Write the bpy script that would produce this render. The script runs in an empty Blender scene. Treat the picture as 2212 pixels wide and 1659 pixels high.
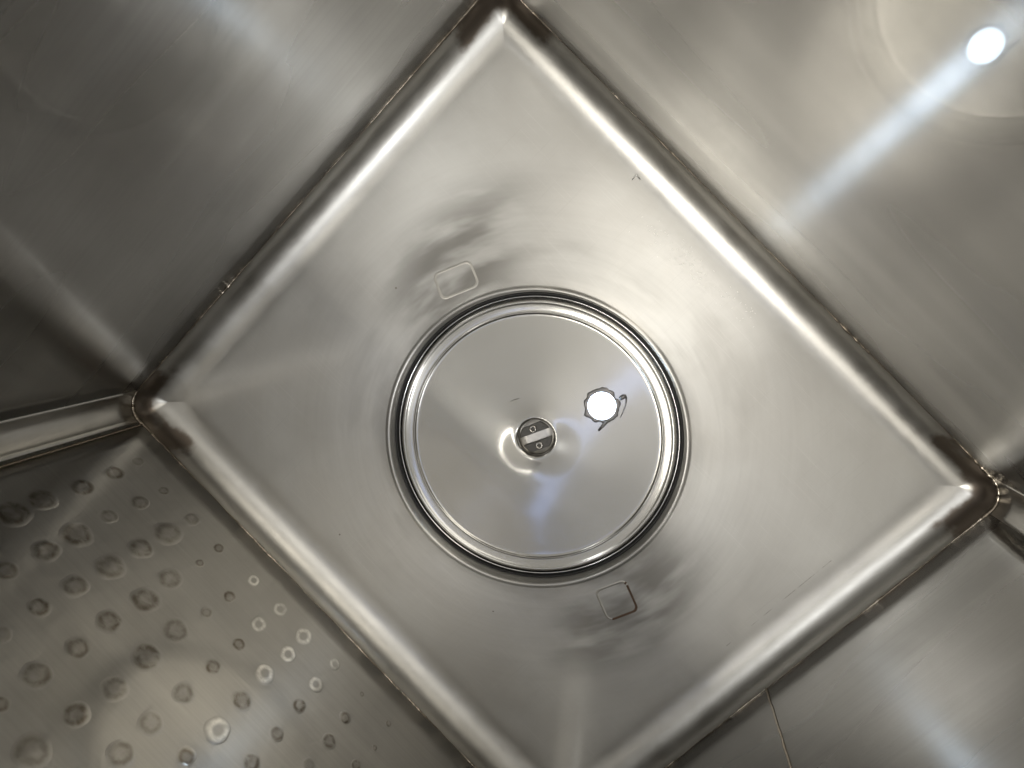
import bpy, bmesh, math, random
from mathutils import Vector, Matrix, noise

random.seed(7)
sc = bpy.context.scene
COL = sc.collection

# ------------------------------------------------------------------ camera
CAM = Vector((-0.0394, 0.158, 0.645))
RIGHT = Vector((0.69907, 0.69751, -0.15742))
DOWN = Vector((0.71493, -0.68586, 0.13592))
FWD = Vector((-0.01316, -0.20756, -0.97813))
cam_data = bpy.data.cameras.new('camera')
cam = bpy.data.objects.new('camera', cam_data)
COL.objects.link(cam)
m = Matrix.Identity(4)
for i in range(3):
    m[i][0], m[i][1], m[i][2], m[i][3] = RIGHT[i], -DOWN[i], -FWD[i], CAM[i]
cam.matrix_world = m
cam_data.sensor_width = 36
cam_data.lens = 27.03
cam_data.clip_start = 0.01
cam_data.clip_end = 50
cam_data.dof.use_dof = True
cam_data.dof.focus_distance = 0.66
cam_data.dof.aperture_fstop = 8.0
sc.camera = cam

# ------------------------------------------------------------------ light
world = bpy.data.worlds.new('World')
sc.world = world
world.use_nodes = True
bg = world.node_tree.nodes['Background']
bg.inputs[0].default_value = (1.0, 0.97, 0.90, 1)
bg.inputs[1].default_value = 0.325


def area(name, loc, target, sx, sy, watts, color, spin=0.0, spread=180):
    d = bpy.data.lights.new(name, 'AREA')
    d.shape = 'RECTANGLE'
    d.size, d.size_y = sx, sy
    d.energy = watts
    d.color = color
    d.spread = math.radians(spread)
    o = bpy.data.objects.new(name, d)
    COL.objects.link(o)
    o.location = loc
    q = (Vector(target) - Vector(loc)).to_track_quat('-Z', 'Y')
    o.rotation_euler = (q.to_matrix() @ Matrix.Rotation(spin, 3, 'Z')).to_euler()
    return o


# unseen cool strip added to mirror as the hatch's blue streak, and the warm room lights to its sides
area('streak_light', (0.16, -0.20, 1.30), (0.16, -0.20, 0), 0.045, 0.56, 0.085, (0.35, 0.50, 1.0), math.radians(14))
area('ceiling_light', (0.02, 0.55, 2.0), (0.0, 0.35, 0.0), 0.8, 0.9, 2.9, (1.0, 0.968, 0.895))
area('ceiling_light', (-0.05, -1.30, 2.0), (0, 0, 0.1), 0.8, 1.1, 24.0, (1.0, 0.968, 0.895))
area('glint_light', (1.99, -0.345, 4.0), (0, 0, 0), 0.35, 1.0, 17.0, (0.96, 0.98, 1.0))  # unseen, added for the glint on the upper left wall
area('glint_light', (-2.63, -0.21, 4.0), (0, 0, 0), 0.35, 1.0, 14.0, (0.96, 0.98, 1.0))  # unseen, added for the glint on the lower right wall
sc.view_settings.view_transform = 'Standard'
sc.view_settings.look = 'None'
sc.view_settings.exposure = 0.45
sc.view_settings.gamma = 1.0
sc.view_settings.use_curve_mapping = False
sc.cycles.max_bounces = 7
sc.cycles.glossy_bounces = 6
sc.cycles.use_adaptive_sampling = True
sc.cycles.adaptive_threshold = 0.03
sc.cycles.use_denoising = True
sc.cycles.sample_clamp_indirect = 6.0

# ------------------------------------------------------------------ sizes (metres)
HX, HY = 0.279, 0.2428          # half width of the basin at the weld seam
COVE_IN, COVE_H = 0.032, 0.025  # rolled floor edge: how far in, how high
CORNER = 0.020                  # plan radius of the vertical corners
TOP = 0.57                      # height of the walls
LEAN = 0.0                      # how far the lamp side wall leans out at the top
BOW = 0.006                     # how far the lamp side wall bows out at half height
F_PX, CX, CY = 1661.0, 1106.0, 829.5


def ray(u, v):
    return ((u - CX) / F_PX) * RIGHT + ((v - CY) / F_PX) * DOWN + FWD


def on_floor(u, v, z=0.0):
    d = ray(u, v)
    return CAM + d * ((z - CAM.z) / d.z)


def on_wall_y(u, v, y):
    d = ray(u, v)
    return CAM + d * ((y - CAM.y) / d.y)


# ------------------------------------------------------------------ materials
class NT:
    def __init__(self, name):
        self.mat = bpy.data.materials.new(name)
        self.mat.use_nodes = True
        self.t = self.mat.node_tree
        self.t.nodes.clear()
        self.out = self.n('ShaderNodeOutputMaterial')

    def n(self, kind, **kw):
        x = self.t.nodes.new(kind)
        for k, v in kw.items():
            setattr(x, k, v)
        return x

    def put(self, sock, v):
        if isinstance(v, (int, float)):
            sock.default_value = v
        elif isinstance(v, (tuple, list)):
            sock.default_value = tuple(v) if len(v) == len(sock.default_value) else tuple(v) + (1,)
        else:
            self.t.links.new(v, sock)

    def math(self, op, a, b=None, c=None, clamp=False):
        x = self.n('ShaderNodeMath', operation=op, use_clamp=clamp)
        for i, v in enumerate((a, b, c)):
            if v is not None:
                self.put(x.inputs[i], v)
        return x.outputs[0]

    def ramp(self, v, a, b, lo=0.0, hi=1.0):
        x = self.n('ShaderNodeMapRange', interpolation_type='SMOOTHSTEP')
        self.put(x.inputs['Value'], v)
        for k, w in (('From Min', a), ('From Max', b), ('To Min', lo), ('To Max', hi)):
            self.put(x.inputs[k], w)
        return x.outputs['Result']

    def noise(self, vec, scale, detail=3, rough=0.5, dist=0.0):
        x = self.n('ShaderNodeTexNoise')
        if vec is not None:
            self.put(x.inputs['Vector'], vec)
        self.put(x.inputs['Scale'], scale)
        self.put(x.inputs['Detail'], detail)
        self.put(x.inputs['Roughness'], rough)
        self.put(x.inputs['Distortion'], dist)
        return x.outputs['Fac']

    def mixc(self, f, a, b):
        x = self.n('ShaderNodeMix', data_type='RGBA')
        self.put(x.inputs[0], f)
        self.put(x.inputs[6], a)
        self.put(x.inputs[7], b)
        return x.outputs[2]

    def scale(self, vec, s):
        x = self.n('ShaderNodeMapping')
        self.put(x.inputs['Vector'], vec)
        x.inputs['Scale'].default_value = s
        return x.outputs[0]

    def bump(self, h, strength, dist, normal=None):
        x = self.n('ShaderNodeBump')
        self.put(x.inputs['Height'], h)
        self.put(x.inputs['Strength'], strength)
        self.put(x.inputs['Distance'], dist)
        if normal is not None:
            self.put(x.inputs['Normal'], normal)
        return x.outputs[0]

    def principled(self, color, rough, metal=1.0, aniso=0.0, rot=0.0, tangent=None, normal=None):
        p = self.n('ShaderNodeBsdfPrincipled')
        self.put(p.inputs['Base Color'], color)
        self.put(p.inputs['Roughness'], rough)
        self.put(p.inputs['Metallic'], metal)
        self.put(p.inputs['Anisotropic'], aniso)
        self.put(p.inputs['Anisotropic Rotation'], rot)
        if tangent is not None:
            self.put(p.inputs['Tangent'], tangent)
        if normal is not None:
            self.put(p.inputs['Normal'], normal)
        return p.outputs[0]

    def mixs(self, f, a, b):
        x = self.n('ShaderNodeMixShader')
        self.put(x.inputs[0], f)
        self.put(x.inputs[1], a)
        self.put(x.inputs[2], b)
        return x.outputs[0]

    def finish(self, shader):
        self.put(self.out.inputs['Surface'], shader)
        return self.mat


STEEL = (0.60, 0.575, 0.535)


def polar(k):
    """object coordinates, radius and angle round the middle of the floor"""
    co = k.n('ShaderNodeTexCoord').outputs['Object']
    s = k.n('ShaderNodeSeparateXYZ')
    k.put(s.inputs[0], co)
    r = k.math('SQRT', k.math('ADD', k.math('MULTIPLY', s.outputs[0], s.outputs[0]),
                              k.math('MULTIPLY', s.outputs[1], s.outputs[1])))
    th = k.math('ARCTAN2', s.outputs[1], s.outputs[0])
    return co, s, r, th


def swirl_vector(k, r, th, fr, ft):
    c = k.n('ShaderNodeCombineXYZ')
    k.put(c.inputs[0], k.math('MULTIPLY', r, fr))
    k.put(c.inputs[1], k.math('MULTIPLY', k.math('COSINE', th), ft))
    k.put(c.inputs[2], k.math('MULTIPLY', k.math('SINE', th), ft))
    return c.outputs[0]


SCR = (0.2418, -0.005, 0.110)


def floor_shader(k, co, s, r, th):
    blot = k.noise(co, 9, 4, 0.55, 0.6)
    fine = k.noise(swirl_vector(k, r, th, 260, 2.2), 1.0, 4, 0.65)
    mid = k.noise(swirl_vector(k, r, th, 28, 1.6), 1.0, 3, 0.6)
    near = k.ramp(r, 0.13, 0.27, 1.0, 0.0)
    col = k.mixc(k.ramp(blot, 0.3, 0.7), (0.645, 0.625, 0.585), (0.715, 0.70, 0.66))
    col = k.mixc(k.math('MULTIPLY', k.ramp(mid, 0.52, 0.72), k.math('MULTIPLY', near, 0.35)), col, (0.42, 0.40, 0.37))
    col = k.mixc(k.math('MULTIPLY', k.ramp(fine, 0.35, 0.7), k.math('MULTIPLY_ADD', near, 0.14, 0.04)), col, (0.46, 0.445, 0.41))
    hair = k.noise(k.scale(co, (14, 1100, 1)), 1.0, 2, 0.5)
    col = k.mixc(k.math('MULTIPLY', k.ramp(hair, 0.60, 0.70), 0.20), col, (0.86, 0.84, 0.80))
    cross = k.noise(k.scale(co, (1300, 9, 1)), 1.0, 2, 0.5)
    col = k.mixc(k.math('MULTIPLY', k.ramp(cross, 0.63, 0.72), 0.14), col, (0.40, 0.38, 0.35))
    # polishing smudges at the pressed marks, with dark hourglass sheen painted in, and a long scratch
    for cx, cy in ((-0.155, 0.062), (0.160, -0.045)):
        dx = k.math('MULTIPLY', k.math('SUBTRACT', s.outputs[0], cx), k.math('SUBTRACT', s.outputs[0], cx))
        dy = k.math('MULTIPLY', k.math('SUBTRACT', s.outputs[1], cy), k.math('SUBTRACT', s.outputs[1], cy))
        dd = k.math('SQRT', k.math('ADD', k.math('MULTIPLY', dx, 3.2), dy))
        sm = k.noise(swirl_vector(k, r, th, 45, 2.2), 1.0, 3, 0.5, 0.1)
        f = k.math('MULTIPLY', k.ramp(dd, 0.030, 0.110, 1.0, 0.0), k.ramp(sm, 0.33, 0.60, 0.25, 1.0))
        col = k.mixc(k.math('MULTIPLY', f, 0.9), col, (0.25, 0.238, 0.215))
    ln = k.math('LESS_THAN', k.math('ABSOLUTE', k.math('SUBTRACT', s.outputs[0], SCR[0])), 0.00035)
    ln = k.math('MULTIPLY', ln, k.math('MULTIPLY', k.math('GREATER_THAN', s.outputs[1], SCR[1]), k.math('LESS_THAN', s.outputs[1], SCR[2])))
    ln = k.math('MULTIPLY', ln, k.ramp(k.noise(co, 90, 2), 0.4, 0.6))
    col = k.mixc(k.math('MULTIPLY', ln, 0.6), col, (0.2, 0.17, 0.14))
    # small dark specks of dirt
    speck = k.n('ShaderNodeTexVoronoi')
    k.put(speck.inputs['Vector'], co)
    k.put(speck.inputs['Scale'], 34)
    sel = k.n('ShaderNodeSeparateColor')
    k.put(sel.inputs[0], speck.outputs['Color'])
    dot = k.math('MULTIPLY', k.math('LESS_THAN', speck.outputs['Distance'], 0.028), k.math('GREATER_THAN', sel.outputs[0], 0.86))
    col = k.mixc(k.math('MULTIPLY', dot, 0.7), col, (0.16, 0.13, 0.10))
    n1 = k.bump(k.noise(co, 6, 1, 0.4, 0.3), 0.3, 0.0010)
    nn = n1
    tan = k.n('ShaderNodeTangent', direction_type='RADIAL', axis='Z').outputs[0]
    rough = k.math('ADD', k.ramp(mid, 0.3, 0.7, 0.33, 0.42), k.math('MULTIPLY_ADD', k.math('SUBTRACT', 1.0, near), 0.09, k.math('MULTIPLY', blot, 0.05)))
    brushed = k.principled(col, rough, 1.0, k.math('MULTIPLY_ADD', near, 0.60, 0.25), 0.25, tan, nn)
    shiny = k.principled(col, 0.15, 1.0, 0, 0, None, n1)
    return k.mixs(0.16, brushed, shiny)


def cove_shader(k, co, s, r, th):
    blot = k.noise(co, 22, 4, 0.6, 0.4)
    col = k.mixc(k.ramp(blot, 0.3, 0.7), (0.53, 0.515, 0.48), (0.60, 0.585, 0.55))
    # darker brown patches near the corners, up the outer half of the roll
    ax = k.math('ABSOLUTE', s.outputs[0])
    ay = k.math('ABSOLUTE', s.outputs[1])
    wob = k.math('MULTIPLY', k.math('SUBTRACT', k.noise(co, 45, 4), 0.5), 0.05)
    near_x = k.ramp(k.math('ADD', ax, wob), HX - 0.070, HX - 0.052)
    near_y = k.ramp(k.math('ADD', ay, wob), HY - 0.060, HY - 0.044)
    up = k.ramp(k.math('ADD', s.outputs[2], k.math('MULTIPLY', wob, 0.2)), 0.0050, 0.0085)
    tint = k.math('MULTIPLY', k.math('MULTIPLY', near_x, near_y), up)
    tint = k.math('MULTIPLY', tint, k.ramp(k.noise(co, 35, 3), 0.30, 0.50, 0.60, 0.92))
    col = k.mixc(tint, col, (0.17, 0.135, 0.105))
    edge = k.math('MULTIPLY', k.ramp(s.outputs[2], 0.019, 0.0245), k.ramp(k.noise(co, 14, 3), 0.4, 0.65, 0.0, 0.5))
    col = k.mixc(edge, col, (0.25, 0.215, 0.175))
    n1 = k.bump(k.noise(co, 40, 3), 0.3, 0.0006)
    a = k.principled(col, k.ramp(blot, 0.3, 0.7, 0.30, 0.39), 1.0, 0.0, 0, None, n1)
    return a


def steel_pan():
    """brushed floor that passes softly into the polished rolled edge"""
    k = NT('brushed_steel_floor')
    co, s, r, th = polar(k)
    ax = k.math('SUBTRACT', k.math('ABSOLUTE', s.outputs[0]), HX - COVE_IN)
    ay = k.math('SUBTRACT', k.math('ABSOLUTE', s.outputs[1]), HY - COVE_IN)
    f = k.ramp(k.math('MAXIMUM', ax, ay), -0.012, 0.011)
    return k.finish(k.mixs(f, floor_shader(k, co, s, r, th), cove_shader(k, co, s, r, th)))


def steel_wall(name, dark=1.0, extra=0.0, mirror=0.3, spots=False, film_or_glint=(0.12, 0.098, 0.072), core=0.45):
    k = NT(name)
    uv = k.n('ShaderNodeUVMap', uv_map='UVMap').outputs[0]
    co = k.n('ShaderNodeTexCoord').outputs['Object']
    if spots:
        co = k.n('ShaderNodeNewGeometry').outputs['Position']
    blot = k.noise(co, 7, 4, 0.55, 0.5)
    c0 = tuple(0.36 * dark * x for x in (1.0, 0.97, 0.91))
    c1 = tuple(0.42 * dark * x for x in (1.0, 0.975, 0.925))
    col = k.mixc(k.ramp(blot, 0.3, 0.7), c0, c1)
    smear = k.noise(k.scale(uv, (2.5, 9, 1)), 1.0, 2, 0.5, 0.0)
    grain = k.noise(k.scale(uv, (5, 420, 1)), 1.0, 3, 0.6, 0.0)
    col = k.mixc(k.math('MULTIPLY', k.ramp(grain, 0.35, 0.7), 0.13), col, tuple(0.62 * x for x in c0))
    wash = k.noise(k.scale(uv, (5, 26, 1)), 1.0, 4, 0.6, 0.4)
    col = k.mixc(k.math('MULTIPLY', k.ramp(wash, 0.50, 0.72), 0.25), col, tuple(1.35 * x for x in c1))
    n1 = k.bump(k.noise(co, 5, 1, 0.4, 0.3), 0.3, 0.0012)
    if spots:
        # brown deposit dried in each dimple; on pale ones a painted glint
        at = k.n('ShaderNodeAttribute', attribute_name='spot').outputs['Fac']
        rnd = k.n('ShaderNodeObjectInfo').outputs['Random']
        nz = k.noise(co, 120, 4, 0.6, 0.6)
        f = k.math('MULTIPLY', k.ramp(at, 0.08, 0.38), k.math('MULTIPLY', k.ramp(at, 0.42, 0.72, 1.0, core), k.ramp(nz, 0.30, 0.65, 0.25, 1.0)))
        f = k.math('MULTIPLY', f, k.math('MULTIPLY_ADD', rnd, 0.5, 0.5))
        col = k.mixc(f, col, film_or_glint)
        n1 = k.bump(nz, 0.12, 0.0003, n1)
    tan = k.n('ShaderNodeTangent', direction_type='UV_MAP', uv_map='UVMap').outputs[0]
    rough = k.ramp(smear, 0.3, 0.7, 0.22 + extra, 0.33 + extra)
    brushed = k.principled(col, rough, 1.0, 0.93, 0.25, tan, n1)
    shiny = k.principled(col, 0.025 + max(extra, 0) * 0.8, 1.0, 0, 0, None, n1)
    return k.finish(k.mixs(mirror, brushed, shiny))


def steel_lid():
    k = NT('spun_steel_lid')
    co, s, r, th = polar(k)
    blot = k.noise(co, 12, 3, 0.5, 0.3)
    fine = k.noise(swirl_vector(k, r, th, 420, 2.0), 1.0, 4, 0.6)
    col = k.mixc(k.ramp(blot, 0.3, 0.7), (0.50, 0.485, 0.45), (0.545, 0.53, 0.495))
    nn = k.bump(k.noise(co, 9, 1, 0.4), 0.2, 0.0003)
    tan = k.n('ShaderNodeTangent', direction_type='RADIAL', axis='Z').outputs[0]
    a = k.principled(col, 0.27, 1.0, 0.7, 0.25, tan, nn)
    b = k.principled(col, 0.08, 1.0)
    return k.finish(k.mixs(0.38, a, b))


def plain_steel(name, col, rough, bump=0.0, scale=200):
    k = NT(name)
    co = k.n('ShaderNodeTexCoord').outputs['Object']
    nz = k.noise(co, scale, 3)
    c = k.mixc(k.ramp(nz, 0.3, 0.7), tuple(x * 0.85 for x in col), col)
    nn = k.bump(nz, bump, 0.0006) if bump else None
    return k.finish(k.principled(c, rough, 1.0, 0, 0, None, nn))


def plain(name, col, rough, bump=0.0, scale=300):
    k = NT(name)
    co = k.n('ShaderNodeTexCoord').outputs['Object']
    nz = k.noise(co, scale, 3)
    c = k.mixc(k.ramp(nz, 0.3, 0.7), tuple(x * 0.75 for x in col), col)
    nn = k.bump(nz, bump, 0.0005) if bump else None
    return k.finish(k.principled(c, rough, 0.0, 0, 0, None, nn))


def emitter(name, col, strength):
    k = NT(name)
    e = k.n('ShaderNodeEmission')
    e.inputs[0].default_value = tuple(col) + (1,)
    e.inputs[1].default_value = strength
    return k.finish(e.outputs[0])


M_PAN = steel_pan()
M_WALL = steel_wall('brushed_steel_wall', 1.0, 0.0, 0.07)
M_LAMPWALL = steel_wall('polished_steel_wall', 0.98, 0.0, 0.085)
M_DULL = steel_wall('dull_steel_wall', 1.0, 0.08, 0.18)
M_LID = steel_lid()
M_WELD = plain_steel('weld_metal', (0.50, 0.44, 0.36), 0.22, 0.6, 350)
M_DARKWELD = plain_steel('burnt_weld_metal', (0.26, 0.22, 0.17), 0.3, 0.5, 350)
M_POLISH = plain_steel('polished_ring_steel', (0.80, 0.79, 0.78), 0.10)
M_RUBBER = plain('black_rubber', (0.022, 0.021, 0.020), 0.45)
M_SEAL = plain_steel('dark_sealant', (0.30, 0.29, 0.29), 0.35, 0.6, 500)
M_PAD = plain('dark_pad', (0.13, 0.12, 0.105), 0.35, 0.3, 400)
M_HUB = plain_steel('hub_steel', (0.55, 0.53, 0.50), 0.28)
M_SCREW = plain_steel('screw_steel', (0.65, 0.62, 0.57), 0.18)
M_RUST = plain('brown_rust_line', (0.13, 0.075, 0.045), 0.6, 0.4, 600)
M_DIMPLE = steel_wall('dimpled_spot_steel', 1.0, 0.08, 0.18, True)
M_PALE = steel_wall('pale_spot_steel', 1.0, 0.08, 0.18, True, (0.85, 0.83, 0.78), 0.0)  # pale rings paint in the bright floor edge mirrored by these dimples
PALE = {(1380, 395), (1525, 550), (1410, 635), (1655, 700), (1565, 795), (1820, 850), (1720, 960), (1180, 1210), (1445, 905)}
M_MARK = plain_steel('pressed_mark_steel', (0.46, 0.44, 0.40), 0.4, 0.1, 60)
M_CORNER = plain_steel('corner_steel', (0.46, 0.445, 0.415), 0.30, 0.05, 30)
M_LENS = emitter('lit_lens', (0.62, 0.79, 1.0), 18.0)
M_FLECK = plain_steel('bright_fleck', (1.0, 0.98, 0.94), 0.38)
M_DIRT = plain('dark_dirt', (0.05, 0.04, 0.03), 0.7)


# ------------------------------------------------------------------ mesh helpers
def empty(name, loc=(0, 0, 0)):
    o = bpy.data.objects.new(name, None)
    o.empty_display_size = 0.02
    o.location = loc
    COL.objects.link(o)
    return o


def tag(o, label, cat, group=None):
    o['label'] = label
    o['category'] = cat
    if group:
        o['group'] = group


def mesh_obj(name, verts, faces, mats, parent=None, smooth=True, midx=None, loc=None, uv=None, recalc=False):
    me = bpy.data.meshes.new(name)
    me.from_pydata([tuple(v) for v in verts], [], faces)
    for mt in (mats if isinstance(mats, (list, tuple)) else [mats]):
        me.materials.append(mt)
    if midx:
        me.polygons.foreach_set('material_index', midx)
    if uv is not None:
        lay = me.uv_layers.new(name='UVMap')
        for lp in me.loops:
            lay.data[lp.index].uv = uv[lp.vertex_index]
    if recalc:
        bm = bmesh.new()
        bm.from_mesh(me)
        bmesh.ops.recalc_face_normals(bm, faces=bm.faces)
        bm.to_mesh(me)
        bm.free()
    me.polygons.foreach_set('use_smooth', [smooth] * len(me.polygons))
    me.update()
    o = bpy.data.objects.new(name, me)
    COL.objects.link(o)
    if parent:
        o.parent = parent
    if loc is not None:
        o.location = loc
    return o


def lathe(name, prof, mat, parent=None, seg=160, loc=None, wob=None):
    """prof: (radius, z) from outside to inside seen from above"""
    verts, faces = [], []
    for j, (r, z) in enumerate(prof):
        for i in range(seg):
            a = 2 * math.pi * i / seg
            rr = r + (wob(a, j) if wob else 0)
            verts.append((rr * math.cos(a), rr * math.sin(a), z))
    for j in range(len(prof) - 1):
        for i in range(seg):
            a, b = j * seg + i, j * seg + (i + 1) % seg
            faces.append((a, b, b + seg, a + seg))
    if prof[-1][0] < 1e-6:
        pass
    return mesh_obj(name, verts, faces, mat, parent, loc=loc)


def tube(path, rad, seg=8):
    """swept tube; path: points, rad: radius for each point; closed caps"""
    verts, faces = [], []
    n = len(path)
    for i, p in enumerate(path):
        t = (path[min(i + 1, n - 1)] - path[max(i - 1, 0)]).normalized()
        up = Vector((0, 0, 1)) if abs(t.z) < 0.9 else Vector((1, 0, 0))
        s = t.cross(up).normalized()
        w = s.cross(t)
        for k in range(seg):
            a = 2 * math.pi * k / seg
            verts.append(p + (s * math.cos(a) + w * math.sin(a)) * rad[i])
    for i in range(n - 1):
        for k in range(seg):
            a, b = i * seg + k, i * seg + (k + 1) % seg
            faces.append((a, b, b + seg, a + seg))
    faces.append(tuple(range(seg))[::-1])
    faces.append(tuple((n - 1) * seg + k for k in range(seg)))
    return verts, faces


NC, NE = 9, 28


def outline(d, top=0.0):
    """rounded rectangle inset by d; top=1 takes the lean of the lamp side into account.
    returns list of (x, y, side) going counter-clockwise from the corner (-x,-y)"""
    hx, yl, yh = HX - d, -(HY - d), (HY - d) + LEAN * top
    r = max(CORNER - d, 0.0)
    cs = [((-hx + r, yl + r), 180, 'c0', (1, 0)), ((hx - r, yl + r), 270, 'c1', (0, 1)),
          ((hx - r, yh - r), 0, 'c2', (-1, 0)), ((-hx + r, yh - r), 90, 'c3', (0, -1))]
    pts = []
    for ci in range(4):
        (cx, cy), a0, nm, _ = cs[ci]
        for k in range(NC):
            a = math.radians(a0 + 90 * k / (NC - 1))
            pts.append((cx + r * math.cos(a), cy + r * math.sin(a)))
        (nx, ny), b0, _, _ = cs[(ci + 1) % 4]
        a = math.radians(a0 + 90)
        x0, y0 = cx + r * math.cos(a), cy + r * math.sin(a)
        x1, y1 = nx + r * math.cos(math.radians(b0)), ny + r * math.sin(math.radians(b0))
        for k in range(1, NE):
            t = k / NE
            pts.append((x0 + (x1 - x0) * t, y0 + (y1 - y0) * t))
    return pts


# ------------------------------------------------------------------ the basin
basin = empty('steel_basin')
tag(basin, 'square brushed stainless steel basin with rolled floor edges and tall walls', 'basin')

# floor pan: rolled edge, flat floor, bead round the opening and the throat under it
rings, kinds = [], []
N = 4 * (NC + NE - 1)
# profile of the rolled edge, from the weld seam down to the flat floor
for s_ in range(25):
    a = math.radians(90 * s_ / 24)
    z = COVE_H * (1 - math.sin(a))
    ring = []
    for px, py in outline(COVE_IN * (1 - math.cos(a))):
        w = 0.0004 * math.sin(2 * a) * noise.noise(Vector((px * 16, py * 16, 4.2)))
        ring.append(Vector((px * (1 + w), py * (1 + w), z + w * 0.6)))
    rings.append(ring)
    kinds.append('cove')
inner = rings[-1]
RH = 0.1335


def circ(r, z):
    out = []
    for p in inner:
        a = math.atan2(p.y, p.x)
        out.append(Vector((r * math.cos(a), r * math.sin(a), z)))
    return out


base = circ(RH, 0)
for s_ in range(1, 13):
    t = s_ / 12
    ring = []
    for p, q in zip(inner, base):
        v = p.lerp(q, t)
        e = min(t, 1 - t) * 2
        v.z = 0.0009 * e * (noise.noise(Vector((v.x * 7, v.y * 7, 1.3))))
        ring.append(v)
    rings.append(ring)
    kinds.append('flat')
for r, z in ((0.1325, 0.0002), (0.1316, 0.0009), (0.1306, 0.0015), (0.1295, 0.0015), (0.1286, 0.0009),
             (0.1279, -0.0004), (0.1275, -0.0022), (0.1273, -0.006), (0.1272, -0.018), (0.1268, -0.024),
             (0.122, -0.026), (0.10, -0.027), (0.05, -0.028), (0.012, -0.028)):
    rings.append(circ(r, z))
    kinds.append('flat')
verts = [v for rg in rings for v in rg]
faces = []
for j in range(len(rings) - 1):
    for i in range(N):
        ids = [j * N + i, j * N + (i + 1) % N, (j + 1) * N + (i + 1) % N, (j + 1) * N + i]
        keep = []
        for q in ids:
            if not any((verts[q] - verts[w]).length < 1e-7 for w in keep):
                keep.append(q)
        if len(keep) >= 3:
            faces.append(tuple(keep))
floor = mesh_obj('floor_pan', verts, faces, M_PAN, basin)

# walls: four panels and four rounded corner strips, lofted between two outlines
lo, hi = outline(0.0), outline(0.0, 1.0)
LEV = 24


def wall_strip(name, i0, i1, mat, bulge=0.0):
    ids = list(range(i0, i1 + 1))
    vs, us, fs = [], [], []
    u = 0.0
    us_at = []
    for c, i in enumerate(ids):
        if c:
            a, b = lo[ids[c - 1] % N], lo[i % N]
            u += math.hypot(a[0] - b[0], a[1] - b[1])
        us_at.append(u)
    for j in range(LEV + 1):
        t = j / LEV
        z = COVE_H + (TOP - COVE_H) * t
        for c, i in enumerate(ids):
            a, b = lo[i % N], hi[i % N]
            bow = bulge * math.sin(math.pi * t) * min(1.0, 6 * min(c, len(ids) - 1 - c) / len(ids))
            vs.append(Vector((a[0] + (b[0] - a[0]) * t, a[1] + (b[1] - a[1]) * t + bow, z)))
            us.append((us_at[c], z))
    w = len(ids)
    for j in range(LEV):
        for c in range(w - 1):
            a = j * w + c
            fs.append((a + 1, a, a + w, a + w + 1))
    o = mesh_obj(name, vs, fs, mat, basin, uv=us)
    so = o.modifiers.new('sheet', 'SOLIDIFY')
    so.thickness = 0.003
    so.offset = -1.0
    return o


STEP = NC + NE - 1
panels = {}
for ci, side in enumerate(('SW', 'SE', 'NE', 'NW')):
    b0 = ci * STEP
    wall_strip('corner_strip', b0, b0 + NC - 1, M_CORNER)
    panels[side] = wall_strip('wall_panel', b0 + NC - 1, b0 + STEP,
                              {'SW': M_DULL, 'SE': M_WALL, 'NE': M_LAMPWALL, 'NW': M_WALL}[side], BOW if side == 'NE' else 0.0)
panels['SW']['label'] = 'wall panel covered in rows of round dimples'
panels['NE']['label'] = 'polished wall panel that mirrors the lit lamp'

# weld bead on the seam, one for each side, with lumps and gaps
for ci in range(4):
    pts = [Vector((x, y, COVE_H + 0.0002)) for x, y in (lo[i % N] for i in range(ci * STEP + NC // 2, ci * STEP + NC // 2 + STEP + 1))]
    dense = []
    for a, b in zip(pts, pts[1:]):
        n = max(1, int((b - a).length / 0.0016))
        for k in range(n):
            dense.append(a.lerp(b, k / n))
    dense.append(pts[-1])
    rad, path = [], []
    for p in dense:
        g = noise.noise(Vector((p.x * 26, p.y * 26, 3.0 + ci)))
        f = noise.noise(Vector((p.x * 320, p.y * 320, 9.0 + ci)))
        corner = max(0.0, 1 - min(HX - abs(p.x), 0.08) / 0.08) * max(0.0, 1 - min(HY - abs(p.y), 0.08) / 0.08)
        amp = max(0.12, 0.45 + 1.0 * g) + 0.9 * corner
        rad.append(0.0012 * max(0.18, amp * (1 + 0.7 * f)))
        inward = Vector((-p.x / HX * (abs(p.x) > HX - 0.02), -p.y / HY * (abs(p.y) > HY - 0.02), 0)) * 0.0002
        path.append(p + inward + Vector((0, 0, 0.0009 * noise.noise(Vector((p.x * 60, p.y * 60, 5))))))
    vs, fs = tube(path, rad, 7)
    mi = [1 if noise.noise(Vector((vs[f[0]].x * 22, vs[f[0]].y * 22, 17))) > -0.05 else 0 for f in fs]
    mesh_obj('weld_bead', vs, fs, [M_WELD, M_DARKWELD], basin, midx=mi)

# upright weld line on the far right wall
path = [Vector((HX - 0.0002, 0.0006 * noise.noise(Vector((z * 60, 0, 2))), z)) for z in [COVE_H + 0.002 * k for k in range(0, 315)]]
vs, fs = tube(path, [0.0011 + 0.0004 * noise.noise(Vector((p.z * 120, 1, 1))) for p in path], 6)
mesh_obj('vertical_weld', vs, fs, M_WELD, basin)
# upright weld line beside the left corner strip
path = [Vector((-HX + CORNER + 0.004, -HY + 0.0001, z)) for z in [COVE_H + 0.003 * k for k in range(0, 210)]]
vs, fs = tube(path, [0.0011 + 0.0004 * noise.noise(Vector((p.z * 90, 1, 7))) for p in path], 6)
mesh_obj('vertical_weld', vs, fs, M_DARKWELD, basin)


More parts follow.
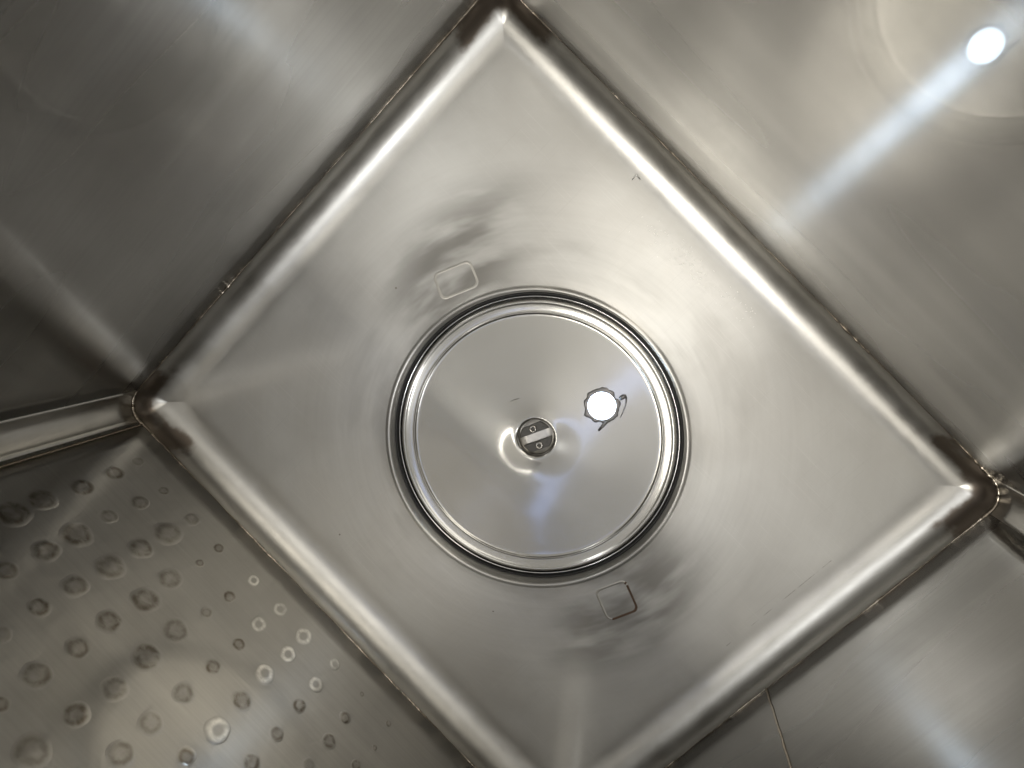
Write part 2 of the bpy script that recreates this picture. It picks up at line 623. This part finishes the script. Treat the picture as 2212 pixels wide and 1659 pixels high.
# pressed rectangular marks on the floor beside the opening
def pressed_mark(cx, cy, w, h, ang, mat_edge, up):
    vs, fs, mi = [], [], []
    layers = ((0.0, 0.0), (0.0006, up), (0.0013, up), (0.0021, 0.0))
    seg = 6
    n = 4 * seg
    for ins, z in layers:
        r = max(0.0055 - ins * 0.6, 0.0012)
        hw, hh = w / 2 - ins, h / 2 - ins
        for ci, (sx, sy) in enumerate(((1, 1), (-1, 1), (-1, -1), (1, -1))):
            for k in range(seg):
                a = math.radians(90 * ci + 90 * k / (seg - 1))
                x, y = sx * (hw - r) + r * math.cos(a), sy * (hh - r) + r * math.sin(a)
                wz = 0.0004 * noise.noise(Vector((x * 90, y * 90, cx * 50)))
                x, y = x + wz, y + wz
                ca, sa = math.cos(ang), math.sin(ang)
                vs.append((cx + x * ca - y * sa, cy + x * sa + y * ca, z + 0.0001))
    for j in range(len(layers) - 1):
        for k in range(n):
            a, b = j * n + k, j * n + (k + 1) % n
            fs.append((a, b, b + n, a + n))
            rust = mat_edge and (k < 6 or k > 21 or noise.noise(Vector((k * 0.7, cx * 9, 1))) > 0.25)
            mi.append(1 if rust else 0)
    return mesh_obj('pressed_mark', vs, fs, [M_MARK, M_RUST], basin, midx=mi)


pressed_mark(-0.1446, 0.0495, 0.036, 0.024, math.radians(66), False, 0.00012)
pressed_mark(0.1506, -0.0471, 0.031, 0.030, math.radians(-20), True, 0.0002)

# dimples on the lower left wall: image place (crop pixels), half size
DIM = [(590, 45, 45), (1045, 65, 38), (915, 140, 72), (415, 150, 78), (765, 220, 62), (1190, 220, 30), (250, 235, 68),
       (30, 340, 62), (1085, 300, 24), (600, 320, 76), (930, 385, 62), (405, 425, 68), (1380, 395, 34), (1250, 480, 36),
       (795, 500, 76), (215, 540, 58), (1125, 570, 32), (1525, 550, 40), (1410, 635, 44), (595, 620, 68), (950, 665, 72),
       (1655, 700, 50), (0, 690, 55), (1300, 745, 38), (425, 760, 64), (1565, 795, 48), (795, 810, 80), (1160, 865, 44),
       (1820, 850, 32), (1445, 905, 54), (195, 910, 80), (1720, 960, 42), (625, 985, 72), (1000, 1005, 60), (1315, 1050, 56),
       (1970, 1015, 15), (0, 1070, 50), (1625, 1075, 42), (415, 1125, 72), (1880, 1140, 34), (820, 1170, 68), (2115, 1175, 18),
       (1180, 1210, 72), (1505, 1230, 42), (1790, 1270, 42), (2040, 1305, 16), (175, 1320, 96), (655, 1340, 74), (1015, 1350, 52),
       (1365, 1390, 52), (1680, 1400, 38), (1940, 1405, 32), (75, 30, 84), (232, -48, 70), (449, -113, 56), (626, -188, 48), (753, -252, 30),
       (757, -30, 46), (892, -95, 28)]
rd = random.Random(11)
for n, (a, b, s) in enumerate(DIM):
    u, v = a * 0.3968, 1097 + b * 0.3968
    c = on_wall_y(u, v, -HY)
    depth = (c - CAM).dot(FWD)
    rx = s * 0.3968 / F_PX * depth * 1.12
    # the wall is seen at a slant, so its height is foreshortened
    nrm = abs((c - CAM).normalized().y)
    rz = rx / max(nrm, 0.35) * 0.85
    seed = rd.uniform(0, 100)
    hgt = rx * rd.uniform(0.014, 0.030)
    pit = rd.choice((0.25, 0.5, 0.8, -0.4))
    pr = rd.uniform(0.25, 0.42)
    ox, oz = rd.uniform(-0.18, 0.18), rd.uniform(-0.18, 0.18)
    vs, fs = [], []
    SEG, RNG = 28, 10
    for j in range(RNG + 1):
        t = 1 - j / RNG
        for k in range(SEG):
            al = 2 * math.pi * k / SEG
            w = 1 + 0.11 * noise.noise(Vector((math.cos(al) * 1.3, math.sin(al) * 1.3, seed)))
            x = t * rx * math.cos(al) * w + ox * rx * (1 - t) * t * 2
            z = t * rz * math.sin(al) * w + oz * rz * (1 - t) * t * 2
            bell = (1 - t * t) ** 2 * (1 + 1.6 * t * t)
            hh = hgt * (bell - pit * math.exp(-(t / pr) ** 2) + 0.25 * noise.noise(Vector((x * 130, z * 130, seed))) * (1 - t))
            vs.append((x, max(hh, 0.0) + (0.0 if j else -0.00006), z))
    for j in range(RNG):
        for k in range(SEG):
            p, q = j * SEG + k, j * SEG + (k + 1) % SEG
            fs.append((q, p, p + SEG, q + SEG))
    dm = mesh_obj('dimple', vs, fs, M_PALE if (a, b) in PALE else M_DIMPLE, basin, loc=(c.x, -HY + 0.00004, c.z), uv=[(p[0] + c.x, p[2] + c.z) for p in vs])
    at = dm.data.attributes.new('spot', 'FLOAT', 'POINT')
    at.data.foreach_set('value', [(q // SEG) / RNG for q in range(len(vs))])

# ------------------------------------------------------------------ round lid in the floor opening
lid = empty('round_hatch', (0, 0, -0.026))
tag(lid, 'round spun steel hatch seated in the middle of the basin floor', 'hatch')
D = 0.022
lathe('disc', [(r * (1.0 + 0.024 * min(1.0, max(0.0, (r - 0.05) / 0.05))), z + D) for r, z in (
    (0.1175, -0.020), (0.1188, -0.016), (0.1190, -0.010), (0.1188, -0.0076), (0.1181, -0.0060), (0.1171, -0.0053), (0.1160, -0.0053),
    (0.1152, -0.0056), (0.1146, -0.0060), (0.1138, -0.0063), (0.1120, -0.0067), (0.1100, -0.0071), (0.1085, -0.0074),
    (0.1079, -0.0074), (0.1074, -0.0071), (0.1069, -0.0072), (0.1064, -0.0077), (0.1060, -0.0081), (0.1053, -0.00835), (0.1035, -0.00845), (0.100, -0.00855), (0.095, -0.00867),
    (0.090, -0.00877), (0.085, -0.00884), (0.080, -0.00888), (0.074, -0.0089), (0.055, -0.0089), (0.042, -0.0089), (0.037, -0.00886), (0.032, -0.0087), (0.027, -0.00845), (0.0225, -0.0080), (0.0190, -0.0076), (0.0178, -0.0076),
    (0.0168, -0.0081), (0.0163, -0.0088), (0.0162, -0.0195))],
    M_LID, lid, seg=192)
lathe('polished_ring', [(r, z + D) for r, z in ((0.1244, -0.020), (0.1244, -0.0082), (0.1242, -0.0077), (0.1238, -0.0075), (0.1232, -0.0076),
                                                 (0.1230, -0.0081), (0.1230, -0.020))], M_POLISH, lid, seg=160)
lathe('gasket', [(r, z + D) for r, z in ((0.1271, -0.018), (0.1271, -0.0066), (0.1268, -0.0056), (0.1261, -0.0053), (0.1253, -0.0060),
                                          (0.1247, -0.0080), (0.1245, -0.0110), (0.1245, -0.018))], M_RUBBER, lid, seg=160)

# drive hub seen through the hole in the lid
hub = empty('drive_hub', (0, 0, -0.0285))
tag(hub, 'small round hub with two screws in the hole at the hatch centre', 'hub')
HA = math.radians(66.6)
lathe('hub_plate', [(0.0158, 0.0), (0.0158, 0.0098), (0.0154, 0.0102), (0.008, 0.0102), (0.0, 0.0102)], M_HUB, hub, seg=48)


def pad(sign, gap, r, z0, z1):
    pts = []
    a0 = math.asin(gap / r)
    n = 18
    for k in range(n + 1):
        a = a0 + (math.pi - 2 * a0) * k / n
        wob = 0.0004 * noise.noise(Vector((a * 2, sign * 3, 4)))
        pts.append(((r + wob) * math.cos(a) * 0.97, sign * min((r + wob) * math.sin(a), 0.0118 + wob)))
    ca, sa = math.cos(HA), math.sin(HA)
    pts = [(x * ca - y * sa, x * sa + y * ca) for x, y in pts]
    n = len(pts)
    cx, cy = sum(p[0] for p in pts) / n, sum(p[1] for p in pts) / n
    vs = [(x, y, z0) for x, y in pts] + [(x, y, z1 - 0.0005) for x, y in pts] + \
         [(cx + (x - cx) * 0.93, cy + (y - cy) * 0.93, z1) for x, y in pts]
    fs = []
    for j in range(2):
        for k in range(n):
            a, b = j * n + k, j * n + (k + 1) % n
            fs.append((a, b, b + n, a + n))
    fs.append(tuple(range(2 * n, 3 * n)))
    return mesh_obj('pad', vs, fs, M_PAD, hub, smooth=False, recalc=True)


for sg in (1, -1):
    pad(sg, 0.0037, 0.0146, 0.0102, 0.0128)
    ca, sa = math.cos(HA), math.sin(HA)
    yy = sg * 0.0078
    loc = (-yy * sa, yy * ca, 0.0127)
    scw = lathe('screw', [(0.0033, 0.0), (0.0033, 0.0012), (0.0029, 0.0018), (0.0019, 0.0019), (0.0017, 0.0008), (0.0, 0.0008)], M_SCREW, hub, seg=20, loc=loc)
    # hexagon socket
    vs = [(0.0015 * math.cos(math.radians(60 * k + 12)), 0.0015 * math.sin(math.radians(60 * k + 12)), z) for z in (0.0009, 0.0016) for k in range(6)]
    fs = [(k, (k + 1) % 6, 6 + (k + 1) % 6, 6 + k) for k in range(6)] + [tuple(range(6))[::-1], tuple(range(6, 12))]
    mesh_obj('socket', vs, fs, M_PAD, scw, smooth=False)

# lit lamp set in the lid
LP = on_floor(1300, 877, -0.011)
lamp = empty('round_lamp', (LP.x, LP.y, -0.0133))
tag(lamp, 'small round lit white lamp with ragged dark sealant set in the hatch', 'lamp')
lathe('lens', [(0.0117, -0.001), (0.0117, 0.0024), (0.0112, 0.0032), (0.0095, 0.0038), (0.006, 0.0042), (0.0, 0.0043)], M_LENS, lamp, seg=48)
lathe('bezel', [(0.0127, -0.001), (0.0127, 0.0018), (0.0124, 0.0024), (0.0119, 0.0024), (0.01175, 0.0016)], M_POLISH, lamp, seg=48)


def ragged(a, j):
    if j < 3:
        return (0.0042 * noise.noise(Vector((math.cos(a) * 2.2, math.sin(a) * 2.2, 8.0))) +
                0.0010 * noise.noise(Vector((math.cos(a) * 7, math.sin(a) * 7, 2.0)))) * (1 if j else 1.1)
    return 0.0


lathe('sealant', [(0.0160, -0.0008), (0.0156, 0.0003), (0.0148, 0.0008), (0.0134, 0.0012), (0.0127, 0.0010)], M_SEAL, lamp, seg=72, wob=ragged)


def blob_strip(pts, w, h):
    path = [Vector(p) for p in pts]
    vs, fs = tube(path, w, 8)
    return mesh_obj('sealant_tag', [(v[0], v[1], 0.0004 + (v[2]) * h) for v in vs], fs, M_SEAL, lamp, recalc=True)


def rel(u, v):
    p = on_floor(u, v, -0.013)
    return Vector((p.x - LP.x, p.y - LP.y, 0.001))


blob_strip([rel(1338, 862), rel(1346, 857), rel(1353, 855)], [0.0014, 0.0022, 0.0012], 0.5)
blob_strip([rel(1353, 857), rel(1352, 872), rel(1346, 890), rel(1340, 902)], [0.0007, 0.0006, 0.0005, 0.0002], 0.5)
blob_strip([rel(1312, 908), rel(1302, 920), rel(1293, 930)], [0.0018, 0.0014, 0.0009], 0.5)


# ------------------------------------------------------------------ loose bits on the floor
def sliver(vs, fs, p, ang, ln, wd, z):
    ca, sa = math.cos(ang), math.sin(ang)
    b = len(vs)
    for x, y, zz in ((-ln, 0, 0), (0, -wd, 0), (ln, 0, 0), (0, wd, 0), (0, 0, wd * 0.12)):
        vs.append((p.x + x * ca - y * sa, p.y + x * sa + y * ca, z + zz))
    for q in ((0, 1, 4), (1, 2, 4), (2, 3, 4), (3, 0, 4), (3, 2, 1, 0)):
        fs.append(tuple(b + k for k in q))


rf = random.Random(5)
vs, fs = [], []
for k in range(90):
    t = rf.random() ** 0.9
    # a band of flecks between the opening and the lamp side edge
    cx_, cy_ = 2540 + t * 420, 880 + t * 380
    u = (cx_ + rf.gauss(0, 34)) / 1.8228
    v = (cy_ + rf.gauss(0, 34)) / 1.8228
    p = on_floor(u, v)
    if math.hypot(p.x, p.y) > 0.138 and p.y < HY - COVE_IN - 0.003:
        sliver(vs, fs, p, rf.uniform(0, math.pi), rf.uniform(0.0003, 0.0013), rf.uniform(0.00015, 0.00032), 0.0006)
fl = mesh_obj('metal_flecks', vs, fs, M_FLECK, None, smooth=False)
tag(fl, 'scatter of tiny bright metal flecks on the floor near the lamp side', 'metal flecks')
fl['kind'] = 'stuff'

path = [on_floor(1366, 388, 0.0008), on_floor(1374, 377, 0.0022), on_floor(1383, 388, 0.0008)]
vs, fs = tube(path, [0.0004, 0.0005, 0.0004], 6)
st = mesh_obj('bent_wire', vs, fs, M_FLECK)
tag(st, 'tiny bent bit of wire on the floor near the top edge', 'wire')
path = [on_floor(1103, 867, -0.0127), on_floor(1112, 863, -0.0123), on_floor(1122, 861, -0.0125)]
vs, fs = tube(path, [0.00015, 0.0002, 0.00015], 5)
hr = mesh_obj('loose_hair', vs, fs, M_DIRT)
tag(hr, 'short dark hair lying on the hatch above the hub', 'hair')
